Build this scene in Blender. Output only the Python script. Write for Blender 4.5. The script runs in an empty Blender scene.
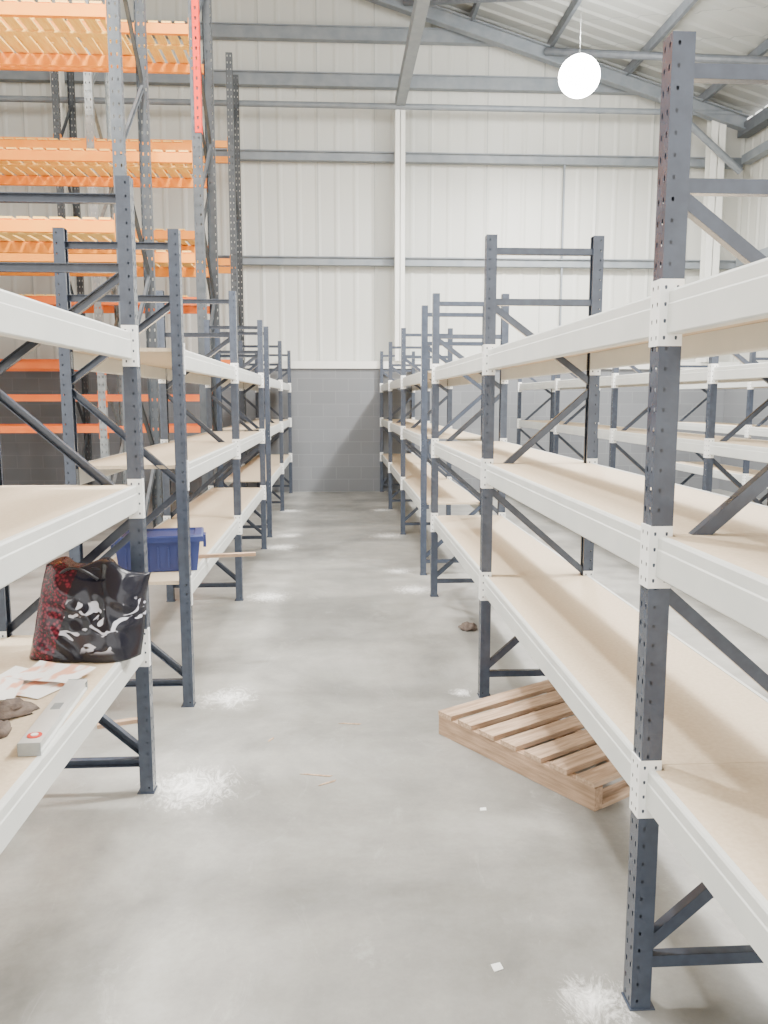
import bpy, math, random
from mathutils import Vector, Matrix
random.seed(7)
scene = bpy.context.scene
COL = scene.collection

# ---------------------------------------------------------------- materials
def srgb(r,g,b):
    f=lambda c:(c/255/12.92) if c/255<=0.04045 else ((c/255+0.055)/1.055)**2.4
    return (f(r),f(g),f(b),1)
def mat(name, c, rough=0.5, metal=0.0, c2=None, scale=8.0, detail=6, bump=0.0, bscale=60, stretch=(1,1,1), lo=0.35, hi=0.65, spec=0.5):
    m=bpy.data.materials.new(name); m.use_nodes=True
    nt=m.node_tree; N=nt.nodes; L=nt.links
    b=N['Principled BSDF']; b.inputs['Roughness'].default_value=rough; b.inputs['Metallic'].default_value=metal
    b.inputs['Specular IOR Level'].default_value=spec
    b.inputs['Base Color'].default_value=c
    tc=N.new('ShaderNodeTexCoord'); mp=N.new('ShaderNodeMapping'); mp.inputs['Scale'].default_value=stretch
    L.new(tc.outputs['Object'],mp.inputs['Vector'])
    if c2 is not None:
        n=N.new('ShaderNodeTexNoise'); n.inputs['Scale'].default_value=scale; n.inputs['Detail'].default_value=detail
        L.new(mp.outputs[0],n.inputs['Vector'])
        r=N.new('ShaderNodeValToRGB'); r.color_ramp.elements[0].position=lo; r.color_ramp.elements[1].position=hi
        r.color_ramp.elements[0].color=c; r.color_ramp.elements[1].color=c2
        L.new(n.outputs['Fac'],r.inputs['Fac']); L.new(r.outputs['Color'],b.inputs['Base Color'])
    if bump>0:
        n2=N.new('ShaderNodeTexNoise'); n2.inputs['Scale'].default_value=bscale; n2.inputs['Detail'].default_value=4
        L.new(mp.outputs[0],n2.inputs['Vector'])
        bp=N.new('ShaderNodeBump'); bp.inputs['Strength'].default_value=bump; bp.inputs['Distance'].default_value=0.01
        L.new(n2.outputs['Fac'],bp.inputs['Height']); L.new(bp.outputs[0],b.inputs['Normal'])
    return m
M={}
M['slate']=mat('slate_painted_steel',srgb(58,65,78),0.25,0.0,srgb(66,74,88),20,spec=.6)
M['beam']=mat('pale_grey_painted_beam',srgb(206,208,204),0.4,0,srgb(214,215,210),6)
M['chip']=mat('chipboard',srgb(212,194,168),0.65,0,srgb(202,182,154),70,6,lo=0.35,hi=0.68,spec=0.3)
M['galv']=mat('galvanised_steel',srgb(140,146,148),0.4,0.35,srgb(166,170,170),14)
M['dsteel']=mat('dark_steel',srgb(84,90,96),0.5,0,srgb(98,102,108),9)
M['tower']=mat('dark_racking_steel',srgb(68,73,78),0.5,0,srgb(84,88,92),9)
M['steelgrey']=mat('grey_blue_steel',srgb(118,125,132),0.5,0,srgb(132,138,143),5)
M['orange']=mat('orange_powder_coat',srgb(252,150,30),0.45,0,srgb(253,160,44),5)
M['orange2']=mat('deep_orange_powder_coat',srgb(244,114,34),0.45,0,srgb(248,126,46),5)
M['red']=mat('orange_red_paint',srgb(236,48,22),0.5,0,srgb(240,60,30),5,spec=.3)
M['white']=mat('white_paint',srgb(226,226,219),0.5,0,srgb(233,233,227),3)
M['plate']=mat('bright_white_plate',srgb(238,238,235),0.4,0,srgb(243,243,240),3)
M['pine']=mat('pine_slats',srgb(254,216,128),0.7,0,srgb(246,194,98),6,stretch=(12,1,12))
M['palw']=mat('pallet_softwood',srgb(204,176,150),0.8,0,srgb(166,140,116),5,stretch=(14,1.2,14),bump=0.3,bscale=20,spec=0.2)
M['palw2']=mat('pallet_stringer_wood',srgb(190,160,134),0.8,0,srgb(156,130,106),5,stretch=(1.2,14,14),bump=0.3,bscale=20,spec=0.2)
M['blue']=mat('blue_plastic',srgb(40,52,106),0.4,0,srgb(48,62,118),5)
M['paper']=mat('white_paper',srgb(242,239,234),0.8,0,srgb(238,176,146),7,2,lo=0.50,hi=0.58,stretch=(1,2.2,1))
M['black']=mat('black_plastic',srgb(28,28,34),0.35)
M['glove']=mat('dark_brown_fabric',srgb(88,76,70),0.9,0,srgb(120,106,96),30,bump=0.5,bscale=50)
M['redp']=mat('red_plastic',srgb(200,60,50),0.35)
M['scrap']=mat('white_scrap',srgb(236,236,232),0.8)
M['alu']=mat('pale_aluminium',srgb(206,206,202),0.35,0.3,srgb(218,218,214),5)

def emis(name,col,s):
    m=bpy.data.materials.new(name); m.use_nodes=True
    b=m.node_tree.nodes['Principled BSDF']; b.inputs['Emission Color'].default_value=col; b.inputs['Emission Strength'].default_value=s
    b.inputs['Base Color'].default_value=(1,1,1,1)
    return m
M['lens']=emis('lit_lamp_lens',(1,1,0.97,1),60)

def floor_mat():
    m=bpy.data.materials.new('polished_concrete'); m.use_nodes=True
    nt=m.node_tree;N=nt.nodes;L=nt.links;b=N['Principled BSDF']
    tc=N.new('ShaderNodeTexCoord')
    def noise(scale,detail,rough=0.55,sc=(1,1,1),dist=0):
        mp=N.new('ShaderNodeMapping'); mp.inputs['Scale'].default_value=sc; L.new(tc.outputs['Object'],mp.inputs[0])
        n=N.new('ShaderNodeTexNoise'); n.inputs['Scale'].default_value=scale;n.inputs['Detail'].default_value=detail;n.inputs['Roughness'].default_value=rough
        n.inputs['Distortion'].default_value=dist
        L.new(mp.outputs[0],n.inputs['Vector']); return n.outputs['Fac']
    def ramp(f,p0,p1,c0,c1):
        r=N.new('ShaderNodeValToRGB'); e=r.color_ramp.elements; e[0].position=p0;e[1].position=p1;e[0].color=c0;e[1].color=c1
        L.new(f,r.inputs[0]); return r.outputs[0]
    def mix(mode,fac,a,bb):
        x=N.new('ShaderNodeMix'); x.data_type='RGBA'; x.blend_type=mode
        if isinstance(fac,float): x.inputs[0].default_value=fac
        else: L.new(fac,x.inputs[0])
        L.new(a,x.inputs[6]); 
        if isinstance(bb,tuple): x.inputs[7].default_value=bb
        else: L.new(bb,x.inputs[7])
        return x.outputs[2]
    base=ramp(noise(0.9,8,.62,dist=.5),0.38,0.62,srgb(136,135,131),srgb(175,173,167))
    c=mix('MULTIPLY',0.85,base,ramp(noise(4.2,9,0.7),0.34,0.62,(0.80,0.80,0.79,1),(1,1,1,1)))
    c=mix('MULTIPLY',0.5,c,ramp(noise(40,6,0.75),0.38,0.58,(0.86,0.86,0.85,1),(1,1,1,1)))
    c=mix('MULTIPLY',0.6,c,ramp(noise(2,6,0.65,(1,0.12,1)),0.34,0.64,(0.82,0.82,0.81,1),(1,1,1,1)))
    # faint pour bands across the aisle
    c=mix('MULTIPLY',0.9,c,ramp(noise(1.3,3,0.5,(0.10,1,1)),0.44,0.54,(0.82,0.82,0.815,1),(1,1,1,1)))
    c=mix('SCREEN',0.8,c,ramp(noise(3.0,10,0.8,(1,.6,1),1.6),0.57,0.74,(0,0,0,1),(.22,.22,.21,1)))
    W=(0.88,0.87,0.84,1)
    pts=[(-.64,3.42,.34),(-.62,4.5,.28),(-.60,6.9,.34),(-.64,9.3,.36),(-.7,12.4,.35),(-.6,10.1,.3),(.70,2.06,.18),(.66,7.10,.32),(.60,7.9,.25),(.62,10.0,.4),(.68,12.4,.35),(.70,4.5,.12)]
    total=None
    nz=noise(8,10,0.85,(1.6,.8,1),3.2)
    for (x,y,r) in pts:
        d=N.new('ShaderNodeVectorMath'); d.operation='DISTANCE'; L.new(tc.outputs['Object'],d.inputs[0]); d.inputs[1].default_value=(x,y,0)
        mr=N.new('ShaderNodeMapRange'); mr.inputs['From Min'].default_value=r; mr.inputs['From Max'].default_value=0
        mr.inputs['To Min'].default_value=0; mr.inputs['To Max'].default_value=0.36
        L.new(d.outputs['Value'],mr.inputs['Value'])
        if total is None: total=mr.outputs[0]
        else:
            a=N.new('ShaderNodeMath'); a.operation='ADD'; L.new(total,a.inputs[0]);L.new(mr.outputs[0],a.inputs[1]); total=a.outputs[0]
    a=N.new('ShaderNodeMath'); a.operation='ADD'; L.new(total,a.inputs[0]);L.new(nz,a.inputs[1])
    r=N.new('ShaderNodeMapRange'); r.inputs['From Min'].default_value=0.66; r.inputs['From Max'].default_value=0.88
    L.new(a.outputs[0],r.inputs['Value'])
    c=mix('MIX',r.outputs[0],c,W)
    L.new(c,b.inputs['Base Color'])
    rr=N.new('ShaderNodeMapRange'); rr.inputs['To Min'].default_value=0.2; rr.inputs['To Max'].default_value=0.5
    L.new(noise(3,5),rr.inputs['Value']); L.new(rr.outputs[0],b.inputs['Roughness'])
    b.inputs['Specular IOR Level'].default_value=0.6
    return m
M['floor']=floor_mat()

def block_mat():
    m=bpy.data.materials.new('grey_blockwork'); m.use_nodes=True
    nt=m.node_tree;N=nt.nodes;L=nt.links;b=N['Principled BSDF']; b.inputs['Roughness'].default_value=0.9
    tc=N.new('ShaderNodeTexCoord'); s=N.new('ShaderNodeSeparateXYZ'); c=N.new('ShaderNodeCombineXYZ')
    L.new(tc.outputs['Object'],s.inputs[0]); L.new(s.outputs[0],c.inputs[0]); L.new(s.outputs[2],c.inputs[1])
    br=N.new('ShaderNodeTexBrick'); br.inputs['Scale'].default_value=1
    br.inputs['Brick Width'].default_value=0.45; br.inputs['Row Height'].default_value=0.225; br.inputs['Mortar Size'].default_value=0.007; br.inputs['Mortar Smooth'].default_value=.5
    br.inputs['Color1'].default_value=srgb(116,118,121);br.inputs['Color2'].default_value=srgb(122,124,127);br.inputs['Mortar'].default_value=srgb(131,133,134)
    L.new(c.outputs[0],br.inputs[0]); L.new(br.outputs[0],b.inputs['Base Color'])
    return m
M['block']=block_mat()
def clad_mat(name,c1,c2,mo):
    m=bpy.data.materials.new(name); m.use_nodes=True
    nt=m.node_tree;N=nt.nodes;L=nt.links;b=N['Principled BSDF']; b.inputs['Roughness'].default_value=0.5
    tc=N.new('ShaderNodeTexCoord'); s=N.new('ShaderNodeSeparateXYZ'); L.new(tc.outputs['Object'],s.inputs[0])
    c=N.new('ShaderNodeCombineXYZ'); a=N.new('ShaderNodeMath'); a.operation='ADD'; L.new(s.outputs[0],a.inputs[0]); L.new(s.outputs[1],a.inputs[1])
    L.new(a.outputs[0],c.inputs[0]); L.new(s.outputs[2],c.inputs[1])
    br=N.new('ShaderNodeTexBrick'); br.offset=0; br.inputs['Scale'].default_value=1
    br.inputs['Brick Width'].default_value=1.0; br.inputs['Row Height'].default_value=30; br.inputs['Mortar Size'].default_value=0.010
    br.inputs['Color1'].default_value=c1;br.inputs['Color2'].default_value=c2;br.inputs['Mortar'].default_value=mo
    L.new(c.outputs[0],br.inputs[0]); L.new(br.outputs[0],b.inputs['Base Color'])
    return m
M['clad']=clad_mat('white_liner_sheet',srgb(204,204,197),srgb(196,197,191),srgb(170,172,168))
M['roof']=clad_mat('roof_liner_sheet',srgb(158,160,156),srgb(151,153,150),srgb(136,139,137))

def bag_mat():
    m=bpy.data.materials.new('printed_bag_film'); m.use_nodes=True
    nt=m.node_tree;N=nt.nodes;L=nt.links;b=N['Principled BSDF']; b.inputs['Roughness'].default_value=0.2
    tc=N.new('ShaderNodeTexCoord')
    n=N.new('ShaderNodeTexNoise'); n.inputs['Scale'].default_value=13; n.inputs['Detail'].default_value=1; n.inputs['Distortion'].default_value=1.4
    mp=N.new('ShaderNodeMapping'); mp.inputs['Scale'].default_value=(1,.3,1.5); L.new(tc.outputs['Object'],mp.inputs[0]); L.new(mp.outputs[0],n.inputs['Vector'])
    r=N.new('ShaderNodeValToRGB'); e=r.color_ramp.elements; K=srgb(26,26,36); Wt=srgb(206,206,216)
    e[0].position=0.555; e[0].color=K; e[1].position=0.575; e[1].color=Wt
    L.new(n.outputs['Fac'],r.inputs[0])
    s=N.new('ShaderNodeSeparateXYZ'); L.new(tc.outputs['Object'],s.inputs[0])
    zr=N.new('ShaderNodeValToRGB'); ez=zr.color_ramp.elements; ez[0].position=.03; ez[0].color=(0,0,0,1); ez[1].position=.05; ez[1].color=(1,1,1,1)
    z3=ez.new(.21); z3.color=(1,1,1,1); z4=ez.new(.23); z4.color=(0,0,0,1); L.new(s.outputs[2],zr.inputs[0])
    pm=N.new('ShaderNodeMix'); pm.data_type='RGBA'; L.new(zr.outputs[0],pm.inputs[0]); pm.inputs[6].default_value=K; L.new(r.outputs[0],pm.inputs[7])
    ck=N.new('ShaderNodeTexVoronoi'); ck.inputs['Scale'].default_value=80; L.new(tc.outputs['Object'],ck.inputs['Vector'])
    r2=N.new('ShaderNodeValToRGB'); r2.color_ramp.elements[0].position=0.2;r2.color_ramp.elements[1].position=0.6
    r2.color_ramp.elements[0].color=srgb(126,34,54); r2.color_ramp.elements[1].color=srgb(50,16,30); L.new(ck.outputs['Distance'],r2.inputs[0])
    ma=N.new('ShaderNodeMath'); ma.operation='MULTIPLY_ADD'; ma.inputs[1].default_value=-.22; L.new(s.outputs[2],ma.inputs[0]); L.new(s.outputs[0],ma.inputs[2])
    mr=N.new('ShaderNodeMapRange'); mr.inputs['From Min'].default_value=-0.09; mr.inputs['From Max'].default_value=-0.085; L.new(ma.outputs[0],mr.inputs['Value'])
    x=N.new('ShaderNodeMix'); x.data_type='RGBA'; L.new(mr.outputs[0],x.inputs[0]); L.new(r2.outputs[0],x.inputs[6]); L.new(pm.outputs[2],x.inputs[7])
    L.new(x.outputs[2],b.inputs['Base Color'])
    return m
M['bag']=bag_mat()

# ---------------------------------------------------------------- mesh helpers
class MB:
    def __init__(s): s.v=[]; s.f=[]
    def box(s,x0,x1,y0,y1,z0,z1,mtx=None):
        n=len(s.v)
        P=[Vector(p) for p in ((x0,y0,z0),(x1,y0,z0),(x1,y1,z0),(x0,y1,z0),(x0,y0,z1),(x1,y0,z1),(x1,y1,z1),(x0,y1,z1))]
        if mtx: P=[mtx@p for p in P]
        s.v+= [tuple(p) for p in P]
        s.f+=[tuple(n+i for i in q) for q in ((0,3,2,1),(4,5,6,7),(0,1,5,4),(1,2,6,5),(2,3,7,6),(3,0,4,7))]
    def quad(s,a,b,c,d):
        n=len(s.v); s.v+=[tuple(a),tuple(b),tuple(c),tuple(d)]; s.f.append((n,n+1,n+2,n+3))
    def holestrip(s,o,u,v,w,h,n,hw,hh,dx=0):
        """strip of n cells along v, width w along u, a slot hole in each cell"""
        o=Vector(o);u=Vector(u);v=Vector(v)
        for i in range(n):
            a=o+v*(h*i); P=[a,a+u*w,a+u*w+v*h,a+v*h]
            c=a+u*(w/2+dx)+v*(h/2)
            Q=[c-u*hw*.6-v*hh,c+u*hw*.6-v*hh,c+u*hw-v*hh*.2,c+u*hw+v*hh*.7,c+u*hw*.5+v*hh,c-u*hw*.5+v*hh,c-u*hw+v*hh*.7,c-u*hw-v*hh*.2]
            k=len(s.v); s.v+=[tuple(p) for p in P+Q]
            q=lambda *t: s.f.append(tuple(k+j for j in t))
            q(0,1,5,4); q(1,2,7,6); q(1,6,5); q(2,3,9,8); q(2,8,7); q(3,0,11,10); q(3,10,9); q(0,4,11)
    def extr(s,prof,axis,a,b):
        n=len(s.v);k=len(prof)
        for t in (a,b):
            for p in prof:
                s.v.append((t,p[0],p[1]) if axis=='X' else (p[0],t,p[1]))
        for i in range(k):
            j=(i+1)%k; s.f.append((n+i,n+j,n+k+j,n+k+i))
        s.f.append(tuple(n+i for i in range(k))[::-1]); s.f.append(tuple(n+k+i for i in range(k)))
    def cyl(s,c,r,h,seg=12,r2=None,mtx=None):
        n=len(s.v); r2=r if r2 is None else r2
        for (z,rr) in ((0,r),(h,r2)):
            for i in range(seg):
                a=2*math.pi*i/seg; p=Vector((c[0]+rr*math.cos(a),c[1]+rr*math.sin(a),c[2]+z))
                if mtx: p=mtx@p
                s.v.append(tuple(p))
        for i in range(seg):
            j=(i+1)%seg; s.f.append((n+i,n+j,n+seg+j,n+seg+i))
        s.f.append(tuple(n+i for i in range(seg))[::-1]); s.f.append(tuple(n+seg+i for i in range(seg)))
    def lathe(s,prof,seg=32):
        n=len(s.v);k=len(prof)
        for i in range(seg):
            a=2*math.pi*i/seg
            for r,z in prof: s.v.append((r*math.cos(a),r*math.sin(a),z))
        for i in range(seg):
            j=(i+1)%seg
            for q in range(k-1): s.f.append((n+i*k+q,n+j*k+q,n+j*k+q+1,n+i*k+q+1))
    def sweep(s,pts,r,seg=8):
        pts=[Vector(p) for p in pts]; n=len(s.v)
        for i,p in enumerate(pts):
            d=(pts[min(i+1,len(pts)-1)]-pts[max(i-1,0)]).normalized()
            x=d.orthogonal().normalized() if i==0 else (x-d*x.dot(d)).normalized()
            y=d.cross(x)
            for k in range(seg):
                a=2*math.pi*k/seg; s.v.append(tuple(p+x*r*math.cos(a)+y*r*math.sin(a)))
        for i in range(len(pts)-1):
            for k in range(seg):
                j=(k+1)%seg; s.f.append((n+i*seg+k,n+i*seg+j,n+(i+1)*seg+j,n+(i+1)*seg+k))
    def mesh(s,name,m,smooth=False):
        me=bpy.data.meshes.new(name); me.from_pydata(s.v,[],s.f); me.update()
        import bmesh
        bm=bmesh.new(); bm.from_mesh(me); bmesh.ops.recalc_face_normals(bm,faces=bm.faces); bm.to_mesh(me); bm.free()
        for mm in (m if isinstance(m,list) else [m]): me.materials.append(mm)
        if smooth:
            for p in me.polygons: p.use_smooth=True
        return me
def obj(name,me,parent=None,loc=(0,0,0),rot=(0,0,0),**k):
    o=bpy.data.objects.new(name,me); COL.objects.link(o)
    o.location=loc; o.rotation_euler=rot
    if parent: o.parent=parent
    for a,b in k.items(): o[a]=b
    return o
def empty(name,loc,label,category,rot=(0,0,0),group=None):
    o=bpy.data.objects.new(name,None); COL.objects.link(o); o.location=loc; o.rotation_euler=rot; o.empty_display_size=0.2
    o['label']=label;o['category']=category
    if group:o['group']=group
    return o
def struct(name,mb,m): 
    return obj(name,mb.mesh(name,m),kind='structure')
def barmesh(p,q,w,t,m,name='brace',up=(1,0,0)):
    p=Vector(p);q=Vector(q);d=q-p;L=d.length;z=d.normalized();x=Vector(up);x=(x-z*x.dot(z)).normalized();y=z.cross(x)
    R=Matrix((x,y,z)).transposed().to_4x4(); R.translation=p
    mb=MB()
    mb.box(-t/2,-t/2+.003,-w/2,w/2,0,L,R); mb.box(-t/2,t/2,-w/2,-w/2+.003,0,L,R); mb.box(-t/2,t/2,w/2-.003,w/2,0,L,R)
    return mb.mesh(name,m)

# ---------------------------------------------------------------- shell
SL=0.30
def HR(x): return 6.48+SL*(7.4-x) if x>-2.5 else 6.48+SL*9.9-SL*(-2.5-x)
WY=15.3; XL=-9.0; XR=7.4; Y0=-4.0
mb=MB(); mb.box(XL-.3,XR+.3,Y0,WY+.3,-.2,0); struct('floor',mb,M['floor'])
def ribbed(x0,x1,step=.333,dep=.012):
    pts=[];x=x0
    while x<x1-1e-4:
        pts+=[(x,0),(x+.04,dep),(x+.07,dep),(x+.11,0)]; x+=step
    pts.append((x1,0)); return [p for p in pts if p[0]<=x1]
mb=MB(); P=ribbed(XL,XR)
for a,b in zip(P,P[1:]):
    mb.quad((a[0],WY-a[1],0),(b[0],WY-b[1],0),(b[0],WY-b[1],HR(b[0])+.1),(a[0],WY-a[1],HR(a[0])+.1))
struct('wall_back',mb,M['clad'])
mb=MB(); P=ribbed(Y0,WY)
for a,b in zip(P,P[1:]):
    mb.quad((XR-a[1],a[0],0),(XR-b[1],b[0],0),(XR-b[1],b[0],HR(XR)),(XR-a[1],a[0],HR(XR)))
struct('wall_right',mb,M['clad'])
mb=MB()
for a,b in zip(P,P[1:]):
    mb.quad((XL+a[1],a[0],0),(XL+b[1],b[0],0),(XL+b[1],b[0],HR(XL)),(XL+a[1],a[0],HR(XL)))
struct('wall_left',mb,M['clad'])
mb=MB(); P=ribbed(Y0,WY,.333,.03)
for xa,xb in ((XR,-2.5),(-2.5,XL)):
    for a,b in zip(P,P[1:]):
        mb.quad((xa,a[0],HR(xa)+.16-a[1]),(xa,b[0],HR(xa)+.16-b[1]),(xb,b[0],HR(xb)+.16-b[1]),(xb,a[0],HR(xb)+.16-a[1]))
struct('ceiling',mb,M['roof'])
mb=MB(); mb.box(XL+.05,XR-.05,14.99,15.26,0,2.2); struct('wall_lower',mb,M['block'])
mb=MB(); mb.box(XR-.28,XR-.03,Y0,14.98,0,2.2); struct('wall_right_lower',mb,M['block'])
tn=[0]
def trim(mb,m):
    tn[0]+=1; return struct('trim_%d'%tn[0],mb,m)
mb=MB(); mb.box(XL+.05,XR-.05,14.95,15.26,2.2,2.33); trim(mb,M['white'])
def girt(z,m,h=.14,y=15.14,x0=XL+.1,x1=XR-.1):
    mb=MB(); mb.extr([(y+.12,z),(y,z),(y,z+h),(y-.05,z+h),(y-.05,z+h-.02),(y-.012,z+h-.012),(y-.012,z-.012),(y+.12,z-.012)],'X',x0,x1); trim(mb,m)
for z,h in ((4.02,.13),(5.78,.14),(7.0,.2),(7.75,.2)): girt(z,M['steelgrey'],h,x1=min(XR-.1, 7.4-(z+h-6.62)/SL if z>6.4 else XR-.1))
for z in (4.02,5.78):
    mb=MB(); mb.box(XR-.2,XR-.03,Y0,15.0,z,z+.15); trim(mb,M['steelgrey'])
mb=MB(); R=Matrix.Translation((XL+.2,14.9,6.60))@Matrix.Rotation(math.radians(90),4,'Y'); mb.cyl((0,0,0),.05,15.9,12,mtx=R); trim(mb,M['steelgrey'])
def column(x,z0,z1,w=.17,d=.2,y=15.0,m='white'):
    mb=MB(); mb.box(x-w/2,x+w/2,y-d/2,y-d/2+.015,z0,z1); mb.box(x-w/2,x+w/2,y+d/2-.015,y+d/2,z0,z1); mb.box(x-.006,x+.006,y-d/2,y+d/2,z0,z1); trim(mb,M[m])
column(1.14,2.33,6.6); column(6.72,2.33,HR(6.72)-.1,.26); column(-4.6,2.33,8.7)
mb=MB(); mb.box(4.06,4.09,15.15,15.2,2.33,5.78); trim(mb,M['steelgrey'])
def rafter(xa,xb,y,m,h=.24,off=0):
    mb=MB()
    za=HR(xa)-off; zb=HR(xb)-off
    for (y0,y1,t0,t1) in ((y-.08,y+.08,0,.02),(y-.08,y+.08,h-.02,h),(y-.008,y+.008,0,h)):
        n=len(mb.v)
        mb.v+=[(xa,y0,za-t1),(xb,y0,zb-t1),(xb,y1,zb-t1),(xa,y1,za-t1),(xa,y0,za-t0),(xb,y0,zb-t0),(xb,y1,zb-t0),(xa,y1,za-t0)]
        mb.f+=[tuple(n+i for i in q) for q in ((0,3,2,1),(4,5,6,7),(0,1,5,4),(1,2,6,5),(2,3,7,6),(3,0,4,7))]
    trim(mb,m)
rafter(7.2,-2.5,14.88,M['steelgrey']); rafter(-2.5,-8.9,14.88,M['steelgrey'])
rafter(7.2,-2.5,9.2,M['steelgrey'],.35); rafter(7.2,-2.5,3.2,M['steelgrey'],.35)
x=6.4
while x>-2.5:
    mb=MB(); z=HR(x); mb.box(x-.03,x+.03,Y0,15.2,z-.02,z+.13); trim(mb,M['dsteel']); x-=1.35
mb=MB(); mb.box(1.06,1.22,Y0,15.1,6.6,6.8); trim(mb,M['steelgrey'])
mb=MB(); mb.box(7.15,7.35,Y0,15.1,6.25,6.45); trim(mb,M['dsteel'])
def tube(p,q,r,m):
    p=Vector(p);q=Vector(q);d=q-p; R=Matrix.Translation(p)@d.to_track_quat('Z','Y').to_matrix().to_4x4()
    mb=MB(); mb.cyl((0,0,0),r,d.length,10,mtx=R); trim(mb,m)
tube((7.1,12.2,6.4),(3.6,14.8,HR(3.6)-.12),.06,M['dsteel'])
tube((1.2,14.8,HR(1.2)-.12),(6.2,10.6,HR(6.2)-.12),.06,M['dsteel'])
tube((7.1,14.8,5.6),(5.6,14.8,HR(5.6)-.2),.06,M['steelgrey'])

# ---------------------------------------------------------------- longspan shelving
PW=.055; PY=.06; PH=2.5; D=.62
def post_mesh():
    mb=MB(); n=50;h=PH/n
    mb.holestrip((0,-PY/2,0),(0,1,0),(0,0,1),PY/2,h,n,.0038,.0072)
    mb.holestrip((0,0,0),(0,1,0),(0,0,1),PY/2,h,n,.0038,.0072)
    for sgn in (-1,1):
        mb.holestrip((0,sgn*PY/2,0),(1,0,0),(0,0,1),PW*.62,h,n,.0034,.005)
        mb.quad((PW*.62,sgn*PY/2,0),(PW,sgn*PY/2,0),(PW,sgn*PY/2,PH),(PW*.62,sgn*PY/2,PH))
        mb.quad((PW,sgn*PY/2,0),(PW,sgn*(PY/2-.012),0),(PW,sgn*(PY/2-.012),PH),(PW,sgn*PY/2,PH))
    mb.quad((0,-PY/2,PH),(PW,-PY/2,PH),(PW,PY/2,PH),(0,PY/2,PH))
    return mb.mesh('post',M['slate'])
POST=post_mesh()
mb=MB(); mb.box(-.004,PW+.012,-PY/2-.005,PY/2+.005,0,.004); mb.cyl((PW+.002,0,.004),.006,.01,8); mb.box(.003,PW-.003,-PY/2+.003,PY/2-.003,.004,.02)
FOOT=mb.mesh('footplate',M['slate'])
x0,x1=PW*.7,D-PW*.7
BR=[]
for (a,b) in (((x0,.13),(x1,.13)),((x0,.17),(x1,.66)),((x1,.70),(x0,1.17)),((x0,1.22),(x1,1.70)),((x1,1.74),(x0,2.14)),((x0,2.16),(x1,2.16)),((x0,2.42),(x1,2.42))):
    BR.append(barmesh((a[0],0,a[1]),(b[0],0,b[1]),.034,.03,M['slate'],'brace',up=(0,1,0)))
BAY=2.4
BI=.016
def beam_mesh(L):
    mb=MB()
    prof=[(0.003,-.107),(0,-.103),(0,-.036),(.0025,-.032),(.0025,-.006),(.006,0),(.02,0),(.02,-.02),(.038,-.02),(.038,-.1),(.035,-.107)]
    mb.extr([(a+BI,b) for a,b in prof],'Y',0,L); return mb.mesh('beam',M['beam'])
BL=BAY-PY
BEAM=beam_mesh(BL)
def conn_mesh():
    mb=MB()
    z0,n,h=-.135,4,.040
    zt=z0+n*h
    mb.holestrip((-.004,-.0012,z0),(0,1,0),(0,0,1),.0305,h,n,.0032,.0052)
    mb.holestrip((-.004,.0293,z0),(1,0,0),(0,0,1),.028,h,n,.0032,.0048)
    mb.holestrip((.024,.0293,z0),(1,0,0),(0,0,1),.031,h,n,.0032,.0048)
    mb.quad((-.004,-.001,zt),(0,-.001,zt),(0,.0293,zt),(-.004,.0293,zt))
    mb.quad((-.004,-.001,z0),(0,-.001,z0),(0,-.001,zt),(-.004,-.001,zt))
    return mb.mesh('beam_connector',M['plate'])
CONN=conn_mesh()
e0=BI+.021
mb=MB(); mb.box(e0,D-e0,.005,BL/2-.0003,-.019,-.001); mb.box(e0,D-e0,BL/2+.0003,BL-.005,-.019,-.001)
mb.box(PW+.008,D-PW-.008,-.029,.0048,-.019,-.001); mb.box(PW+.008,D-PW-.008,BL-.0048,BL+.029,-.019,-.001)
BOARD=mb.mesh('shelf_board',M['chip'])
LEV=(.69,1.31,1.915)
def rack(xf,ys,label,face=-1,group='long rows of empty shelving'):
    rot=0 if face==-1 else math.pi
    R=empty('shelving_rack',(xf,ys[0],0),label,'shelving rack',group=group)
    for y in ys:
        F=bpy.data.objects.new('upright_frame',None); COL.objects.link(F); F.parent=R; F.location=(0,y-ys[0],0); F.rotation_euler=(0,0,rot)
        obj('post',POST,F); obj('post',POST,F,(D,0,0),(0,0,math.pi))
        obj('footplate',FOOT,F); obj('footplate',FOOT,F,(D,0,0),(0,0,math.pi))
        for b in BR: obj('brace',b,F)
    for ya,yb in zip(ys,ys[1:]):
        for z in LEV:
            for back in (0,1):
                dirx = (0 if face==-1 else math.pi) + (math.pi if back else 0)
                flip = abs((dirx/math.pi)%2-1)<.5
                bx = 0 if not back else (D if face==-1 else -D)
                by = (yb-ys[0]-PY/2) if flip else (ya-ys[0]+PY/2)
                B=obj('beam',BEAM,R,(bx,by,z),(0,0,dirx))
                obj('beam_connector',CONN,B,(0,-.0285,0))
                c=obj('beam_connector',CONN,B,(0,BL+.0285,0)); c.scale=(1,-1,1)
            S=obj('shelf_board',BOARD,R,(0,(ya-ys[0]+PY/2) if face==-1 else (yb-ys[0]-PY/2),z),(0,0,rot))
    return R
def seq(a,n): return [a+BAY*i for i in range(n)]
XRr=.79; XLr=-.782
rack(XRr,seq(-.35,4),'dark slate uprights, pale grey beams, chipboard shelves, above a pallet')
rack(XRr,seq(7.72,4),'empty dark slate and pale grey shelving run reaching the block wall')
rack(XLr,seq(-1.4,3),'dark slate and pale grey shelving with bag and papers on it',face=1)
rack(XLr,seq(4.4,3),'dark slate and pale grey shelving holding a blue box',face=1)
rack(XLr,seq(10.0,3),'empty slate shelving run ending against the grey block wall',face=1)
rack(3.05,seq(1.9,6),'empty slate and pale grey shelving across the next aisle')
rack(5.2,seq(3.1,5),'empty slate shelving run beside the side wall')

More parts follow.
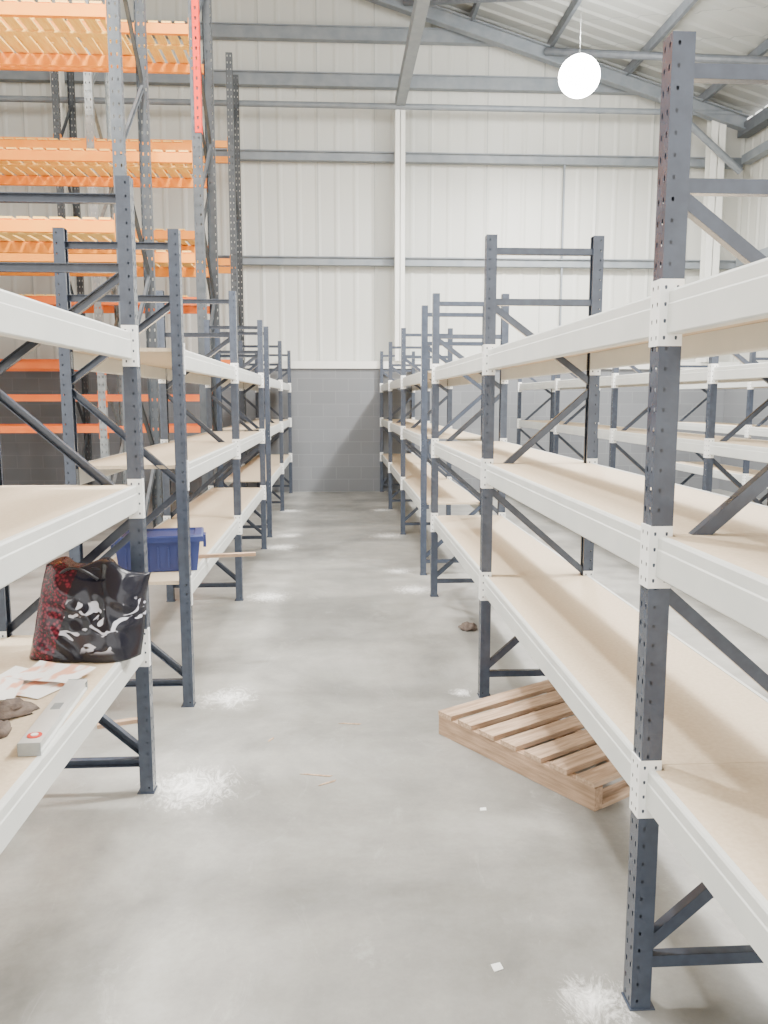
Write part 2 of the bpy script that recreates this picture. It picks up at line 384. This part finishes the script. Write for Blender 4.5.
# ---------------------------------------------------------------- pallet racking
def prack(y0,dep,xs,levels,H,label,matpost,redx=None,deck=True,redz=4.5):
    R=empty('pallet_racking',(xs[0],y0,0),label,'pallet racking',group='tall orange pallet racking')
    pw=.1
    for i,x in enumerate(xs):
        F=bpy.data.objects.new('upright_frame',None); COL.objects.link(F); F.parent=R; F.location=(x-xs[0],0,0)
        mt=matpost[i%len(matpost)]
        for yy,sg in ((0,1),(dep,-1)):
            mb=MB(); n=int(H/.1)
            mb.holestrip((-pw/2,0,0),(1,0,0),(0,0,1),pw/2,H/n,n,.007,.015)
            mb.holestrip((0,0,0),(1,0,0),(0,0,1),pw/2,H/n,n,.007,.015)
            for s in (-1,1):
                mb.holestrip((s*pw/2,0,0),(0,1,0),(0,0,1),.075,H/n,n,.007,.012)
            mb.box(-.06,.06,-.03,.1,0,.01)
            obj('post',mb.mesh('post',mt),F,(0,yy,0),(0,0,0 if sg==1 else math.pi))
        z=.2;k=0
        while z+.9<H:
            a=(0,.06,z) if k%2==0 else (0,dep-.06,z); b=(0,dep-.06,z+.85) if k%2==0 else (0,.06,z+.85)
            obj('brace',barmesh(a,b,.045,.03,mt,'brace'),F)
            z+=.9;k+=1
        if redx is not None and i==redx:
            mb=MB(); n=int((H-redz)/.1)
            mb.holestrip((-.012,-.008,redz),(1,0,0),(0,0,1),.068,.1,n,.010,.018)
            mb.holestrip((.056,-.008,redz),(0,1,0),(0,0,1),.085,.1,n,.007,.013)
            obj('upright_sleeve',mb.mesh('upright_sleeve',M['red']),F,label='orange-red perforated steel sleeve')
    for xa,xb in zip(xs,xs[1:]):
        lo,hi=min(xa,xb)+pw/2-xs[0],max(xa,xb)-pw/2-xs[0]
        for z in levels:
            for yy in (-.005,dep-.045):
                bh=.11 if z>2.9 else .09
                mb=MB(); mb.extr([(yy,z-bh),(yy+.05,z-bh),(yy+.05,z),(yy+.03,z),(yy+.03,z-.012),(yy,z-.012)],'X',lo,hi)
                for xx in (lo,hi-.004): mb.box(xx,xx+.004,yy-.005,yy+.07,z-.17,z+.05)
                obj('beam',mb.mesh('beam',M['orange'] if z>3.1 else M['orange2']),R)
            if deck and z>2.9:
                mb=MB(); x=lo+.03
                while x<hi-.12:
                    mb.box(x,x+.10,0.01,dep-.01,z+.001,z+.02); x+=.14
                mb.box(lo+.03,hi-.03,dep*.5,dep*.5+.09,z-.02,z+.0005)
                obj('slatted_deck',mb.mesh('slatted_deck',M['pine']),R)
    return R
prack(7.6,1.1,[-1.85,-4.5,-7.2],[3.2,4.95],7.4,'tall racking with orange beams, slatted pine decks, dark uprights',[M['tower']])
prack(9.5,1.1,[-1.475,-4.27,-6.97],[3.25,4.3,5.6],7.4,'tall orange-beamed racking with an orange-red perforated end sleeve',[M['tower']],redx=0)
prack(11.4,1.1,[-1.76,-3.12,-5.82,-8.5],[1.3,1.72,2.15,3.0,3.85,4.95],7.3,'tall racking with galvanised uprights and orange beams',[M['tower'],M['galv']])
prack(13.85,.9,[-1.62,-4.3,-7.0],[2.3,3.9,5.7],7.0,'tall dark racking with orange beams against the clad wall',[M['tower']],deck=False)

# ---------------------------------------------------------------- lamps
WARM=(1,.975,.93)
def lamp(x,y,z,power):
    R=empty('high_bay_lamp',(x,y,z),'round brightly lit industrial lamp hanging below the roof','lamp',group='high bay lamps')
    mb=MB(); mb.lathe([(0.001,.262),(.05,.26),(.09,.245),(.12,.225)],32)
    obj('housing',mb.mesh('housing',M['white']),R)
    mb=MB(); mb.lathe([(.29*math.cos(t*math.pi/24),-.03-.28*math.sin(t*math.pi/24)) for t in range(-11,13)],48); obj('lens',mb.mesh('lens',M['lens'],True),R,label='glowing round diffuser')
    mb=MB(); mb.cyl((0,0,.25),.003,HR(x)-z-.25+.14,6); obj('suspension_wire',mb.mesh('suspension_wire',M['roof']),R)
    ld=bpy.data.lights.new('lamp_light','AREA'); ld.shape='DISK'; ld.size=.4; ld.energy=power; ld.color=(1,.99,.97); ld.spread=math.radians(170)
    l=bpy.data.objects.new('lamp_light',ld); COL.objects.link(l); l.parent=R; l.location=(0,0,-.33)
    # upward spill from the globe
    pd=bpy.data.lights.new('lamp_glow','POINT'); pd.energy=power*.25; pd.shadow_soft_size=.15; pd.color=(1,.99,.97)
    g=bpy.data.objects.new('lamp_glow',pd); COL.objects.link(g); g.parent=R; g.location=(0,0,.5)
lamp(3.48,12.3,6.22,700)
lamp(-1.3,4.8,7.2,500)  # this and the next: unseen lamp copies added to light the aisle
lamp(3.45,4.8,6.25,500)
for (x,y,e) in ((3.9,2.5,700),(-.4,1.0,700),(-.4,7.0,800),(-5.6,4.0,700),(4.6,8.2,560)):  # fill lights added under the roof; the sheeting has no translucent panels
    ld=bpy.data.lights.new('roof_fill','AREA'); ld.shape='RECTANGLE'; ld.size=1.6; ld.size_y=4.5; ld.energy=e; ld.color=WARM
    l=bpy.data.objects.new('roof_fill',ld); COL.objects.link(l); l.location=(x,y,HR(x)-.1); l.rotation_euler=(0,math.atan(SL) if x>-2.5 else -math.atan(SL),0)

# ---------------------------------------------------------------- pallet
def pallet():
    ang=math.atan2(-.84,.543)
    R=empty('wooden_pallet',(.50,3.93,0),'weathered softwood pallet lying askew on floor under shelving','pallet',rot=(0,0,ang))
    L=.98;W=.82
    for y in (0,.38,.775):
        mb=MB(); mb.box(0,L,y,y+.045,.001 if y!=.38 else .019,.098); obj('stringer',mb.mesh('stringer',M['palw2']),R)
    for i in range(7):
        x=i*(L-.10)/6; w=.10+random.uniform(-.006,.004)
        mb=MB(); mb.box(x,x+w,-.004,W,.0985,.121); obj('top_slat',mb.mesh('top_slat',M['palw']),R)
    for x in (0,L/2-.045,L-.09):
        mb=MB(); mb.box(x,x+.09,.046,.774,0,.0185); obj('bottom_slat',mb.mesh('bottom_slat',M['palw']),R)
pallet()

# ---------------------------------------------------------------- blue box
def crate():
    R=empty('storage_box',(-1.02,4.78,.69),'dark blue plastic storage box with lid on lowest shelf','storage box',rot=(0,0,math.radians(8)))
    mb=MB(); a,b,h=.235,.15,.17
    def ring(s,z): return [(-a*s,-b*s,z),(a*s,-b*s,z),(a*s,b*s,z),(-a*s,b*s,z)]
    rings=[ring(.9,.002),ring(.98,h),ring(1.03,h),ring(1.03,h+.01)]
    def bridge(r1,r2):
        for i in range(4):
            j=(i+1)%4; mb.quad(r1[i],r1[j],r2[j],r2[i])
    for r1,r2 in zip(rings,rings[1:]): bridge(r1,r2)
    mb.quad(*rings[0]); mb.quad(*rings[-1])
    for k in range(-3,4): mb.box(k*.058-.005,k*.058+.005,-b*.98-.004,-b*.88,.02,h-.03)
    obj('box_body',mb.mesh('box_body',M['blue']),R)
    mb=MB(); z=h+.011
    rr=[ring(1.06,z-.012),ring(1.06,z+.018),ring(1.02,z+.025),ring(.86,z+.025),ring(.84,z+.016)]
    for r1,r2 in zip(rr,rr[1:]): bridge(r1,r2)
    mb.quad(*rr[-1]); obj('lid',mb.mesh('lid',M['blue']),R)
    for s in (-1,1):
        mb=MB(); x=s*(a*1.06+.006); mb.box(x-.008,x+.008,-.05,.05,h-.05,h+.02); obj('latch',mb.mesh('latch',M['blue']),R)
crate()
mb=MB(); mb.box(-.3,.3,-.018,.018,0,.02)
obj('wooden_batten',mb.mesh('wooden_batten',M['palw2']),None,(-.8,5.06,.691),(0,0,math.radians(10)),label='thin pale wooden batten sticking out over the shelf edge',category='batten')
mb=MB(); mb.box(-.13,.13,-.02,.02,0,.02)
obj('wood_offcut',mb.mesh('wood_offcut',M['palw2']),None,(-1.1,4.15,.0),(0,0,math.radians(20)),label='short pale timber offcut lying on the concrete',category='wood offcut')

# ---------------------------------------------------------------- bag
def bag():
    from mathutils import noise
    R=empty('carrier_bag',(-.955,3.11,.692),'glossy black and burgundy printed carrier bag slumped on shelf','bag',rot=(0,0,math.radians(-4)))
    mb=MB(); nx,nz=44,30; W,H,T=.42,.34,.17
    idx={}
    def P(side,i,j):
        u=i/nx*2-1; v=j/nz
        w=W/2*(1-.10*v*(1 if u<0 else .0)); x=u*w+.03*v
        t=T/2*(1-v*.66)*(1-abs(u)**9)*(1+.25*math.sin(v*3.1))
        y=side*t
        top=H*(1-.10*max(0,u)-.06*max(0,-u-.4)+.035*math.sin(u*6))
        z=v*top
        n=noise.noise(Vector((x*7+side*3,y*8,z*7)))*.045*(.3+v)
        n2=(1-abs(noise.noise(Vector((x*10+z*9+side*3,z*7-x*5,3))))*2)*.016
        fold=.024*math.sin((x+.6*z)*34)*v
        return (x+n*.4, y+side*(n2)*(1-abs(u)**6)+(n+fold*.6)*(1-abs(u)**4)+.05*v, max(z+(n*.4 if v>.05 else 0),0.001))
    for side in (-1,1):
        for i in range(nx+1):
            for j in range(nz+1):
                if side==1 and i in (0,nx): idx[(1,i,j)]=idx[(-1,i,j)]; continue
                idx[(side,i,j)]=len(mb.v); mb.v.append(P(side,i,j))
        for i in range(nx):
            for j in range(nz): mb.f.append((idx[(side,i,j)],idx[(side,i+1,j)],idx[(side,i+1,j+1)],idx[(side,i,j+1)]))
    for i in range(nx):
        for j in (0,nz):
            q=[idx[(-1,i,j)],idx[(-1,i+1,j)],idx[(1,i+1,j)],idx[(1,i,j)]]
            q=list(dict.fromkeys(q))
            if len(q)>2: mb.f.append(tuple(q))
    obj('bag_body',mb.mesh('bag_body',M['bag'],True),R)
    for k,(a0,a1,top,yy) in enumerate(((-.10,.06,.345,.0),(-.06,.12,.33,.06))):
        mb=MB(); pts=[]
        for t in range(13):
            s=t/12; pts.append((a0+(a1-a0)*s, yy-.03*math.sin(math.pi*s), top-.055+ .05*math.sin(math.pi*s)))
        mb.sweep(pts,.006); obj('bag_handle',mb.mesh('bag_handle',M['black'],True),R)
bag()

# ---------------------------------------------------------------- papers, level, glove
def paper(x,y,rz,z,label,w=.21,h=.297):
    mb=MB(); n=8
    for i in range(n):
        for j in range(n):
            f=lambda a,b:((a/n-.5)*w,(b/n-.5)*h,.003+.012*max(0,(a/n-.6))**1.3*3*(.5+b/n*.5)+.002*math.sin(b*.9))
            mb.quad(f(i,j),f(i+1,j),f(i+1,j+1),f(i,j+1))
    obj('paper_sheet',mb.mesh('paper_sheet',M['paper'],True),None,(x,y,z),(0,0,rz),label=label,category='paper',group='papers on the shelf')
paper(-1.06,2.79,math.radians(66),.690,'white sheet with pale orange-pink printed areas')
paper(-1.20,2.69,math.radians(100),.698,'curled white sheet with pinkish print, overlapping another')
paper(-.985,2.845,math.radians(72),.705,'loose white sheet lying in front of the black bag',.16,.23)
def level():
    R=empty('spirit_level',(-.838,2.20,.691),'pale aluminium spirit level with round red vial','spirit level',rot=(0,0,math.radians(3)))
    mb=MB(); mb.extr([(-.03,0),(.03,0),(.03,.006),(.024,.01),(.024,.026),(.03,.03),(.03,.036),(-.03,.036),(-.03,.03),(-.024,.026),(-.024,.01),(-.03,.006)],'Y',0,.52)
    obj('level_body',mb.mesh('level_body',M['alu']),R)
    mb=MB(); mb.cyl((0,.05,.036),.02,.003,20); obj('vial_surround',mb.mesh('vial_surround',M['redp']),R,label='round red vial surround')
    mb=MB(); mb.cyl((0,.05,.039),.010,.002,16); obj('vial',mb.mesh('vial',M['white']),R)
    mb=MB(); mb.box(-.014,.014,.25,.30,.036,.0375); obj('center_vial',mb.mesh('center_vial',M['galv']),R)
    for y in (-.004,.52):
        mb=MB(); mb.box(-.0305,.0305,y,y+.004,0,.0365); obj('end_cap',mb.mesh('end_cap',M['galv']),R)
level()
def lump(name,loc,s,label,cat,rz=0):
    from mathutils import noise
    mb=MB(); n=20;m=12
    for j in range(m+1):
        for i in range(n):
            th=math.pi*j/m; ph=2*math.pi*i/n
            d=Vector((math.sin(th)*math.cos(ph),math.sin(th)*math.sin(ph),math.cos(th)))
            r=1+.6*noise.noise(d*2.2+Vector(loc))+.25*noise.noise(d*5)
            p=d*r; mb.v.append((p.x*s[0],p.y*s[1],max(p.z,-.25)*s[2]+.25*s[2]))
    for j in range(m):
        for i in range(n):
            k=(i+1)%n; mb.f.append((j*n+i,j*n+k,(j+1)*n+k,(j+1)*n+i))
    obj(name,mb.mesh(name,M['glove'],True),None,loc,(0,0,rz),label=label,category=cat)
lump('work_glove',(-1.03,2.5,.691),(.09,.05,.035),'crumpled dark brown work glove on the shelf','glove',.5)
lump('work_glove',(-.99,2.36,.691),(.05,.035,.025),'small crumpled dark cloth glove by the spirit level','glove',1.5)
lump('rag',(.95,5.8,.001),(.06,.05,.04),'small dark rag lying on the concrete floor','rag')
def scrap(x,y,w,h,rz,name='paper_scrap',m='scrap',label='tiny white paper scrap on the concrete',cat='litter'):
    mb=MB(); mb.v=[(-w/2,-h/2,0.001),(w*.4,-h/2,.001),(w/2,h*.3,.004),(-w*.3,h/2,.002)]; mb.f=[(0,1,2,3)]
    mb.v+= [(a,b,c+.002) for a,b,c in mb.v]; mb.f+=[(4,5,6,7),(0,1,5,4),(1,2,6,5),(2,3,7,6),(3,0,4,7)]
    obj(name,mb.mesh(name,M[m]),None,(x,y,0),(0,0,rz),label=label,category=cat,group='floor litter')
scrap(.458,2.21,.035,.03,.4); scrap(.584,3.15,.03,.022,.1)
for (x,y,l,rz) in ((.06,4.08,.12,-.2),(-.10,3.5,.15,-.25),(-.05,3.42,.09,.5),(-.33,3.9,.05,1)):
    scrap(x,y,l,.008,rz,'wood_splinter','palw','thin pale wood splinter on the concrete')

# ---------------------------------------------------------------- world + camera
w=bpy.data.worlds.new('World'); scene.world=w; w.use_nodes=True
bg=w.node_tree.nodes['Background']; bg.inputs[0].default_value=(1,.975,.94,1); bg.inputs[1].default_value=3.3
cam=bpy.data.cameras.new('Camera'); co=bpy.data.objects.new('Camera',cam); COL.objects.link(co)
cam.sensor_fit='HORIZONTAL'; cam.sensor_width=36; cam.lens=36*830/768; cam.clip_start=.02
co.location=(0,0,1.65); co.rotation_euler=(math.radians(90-7.7),0,math.radians(-3.3))
scene.camera=co
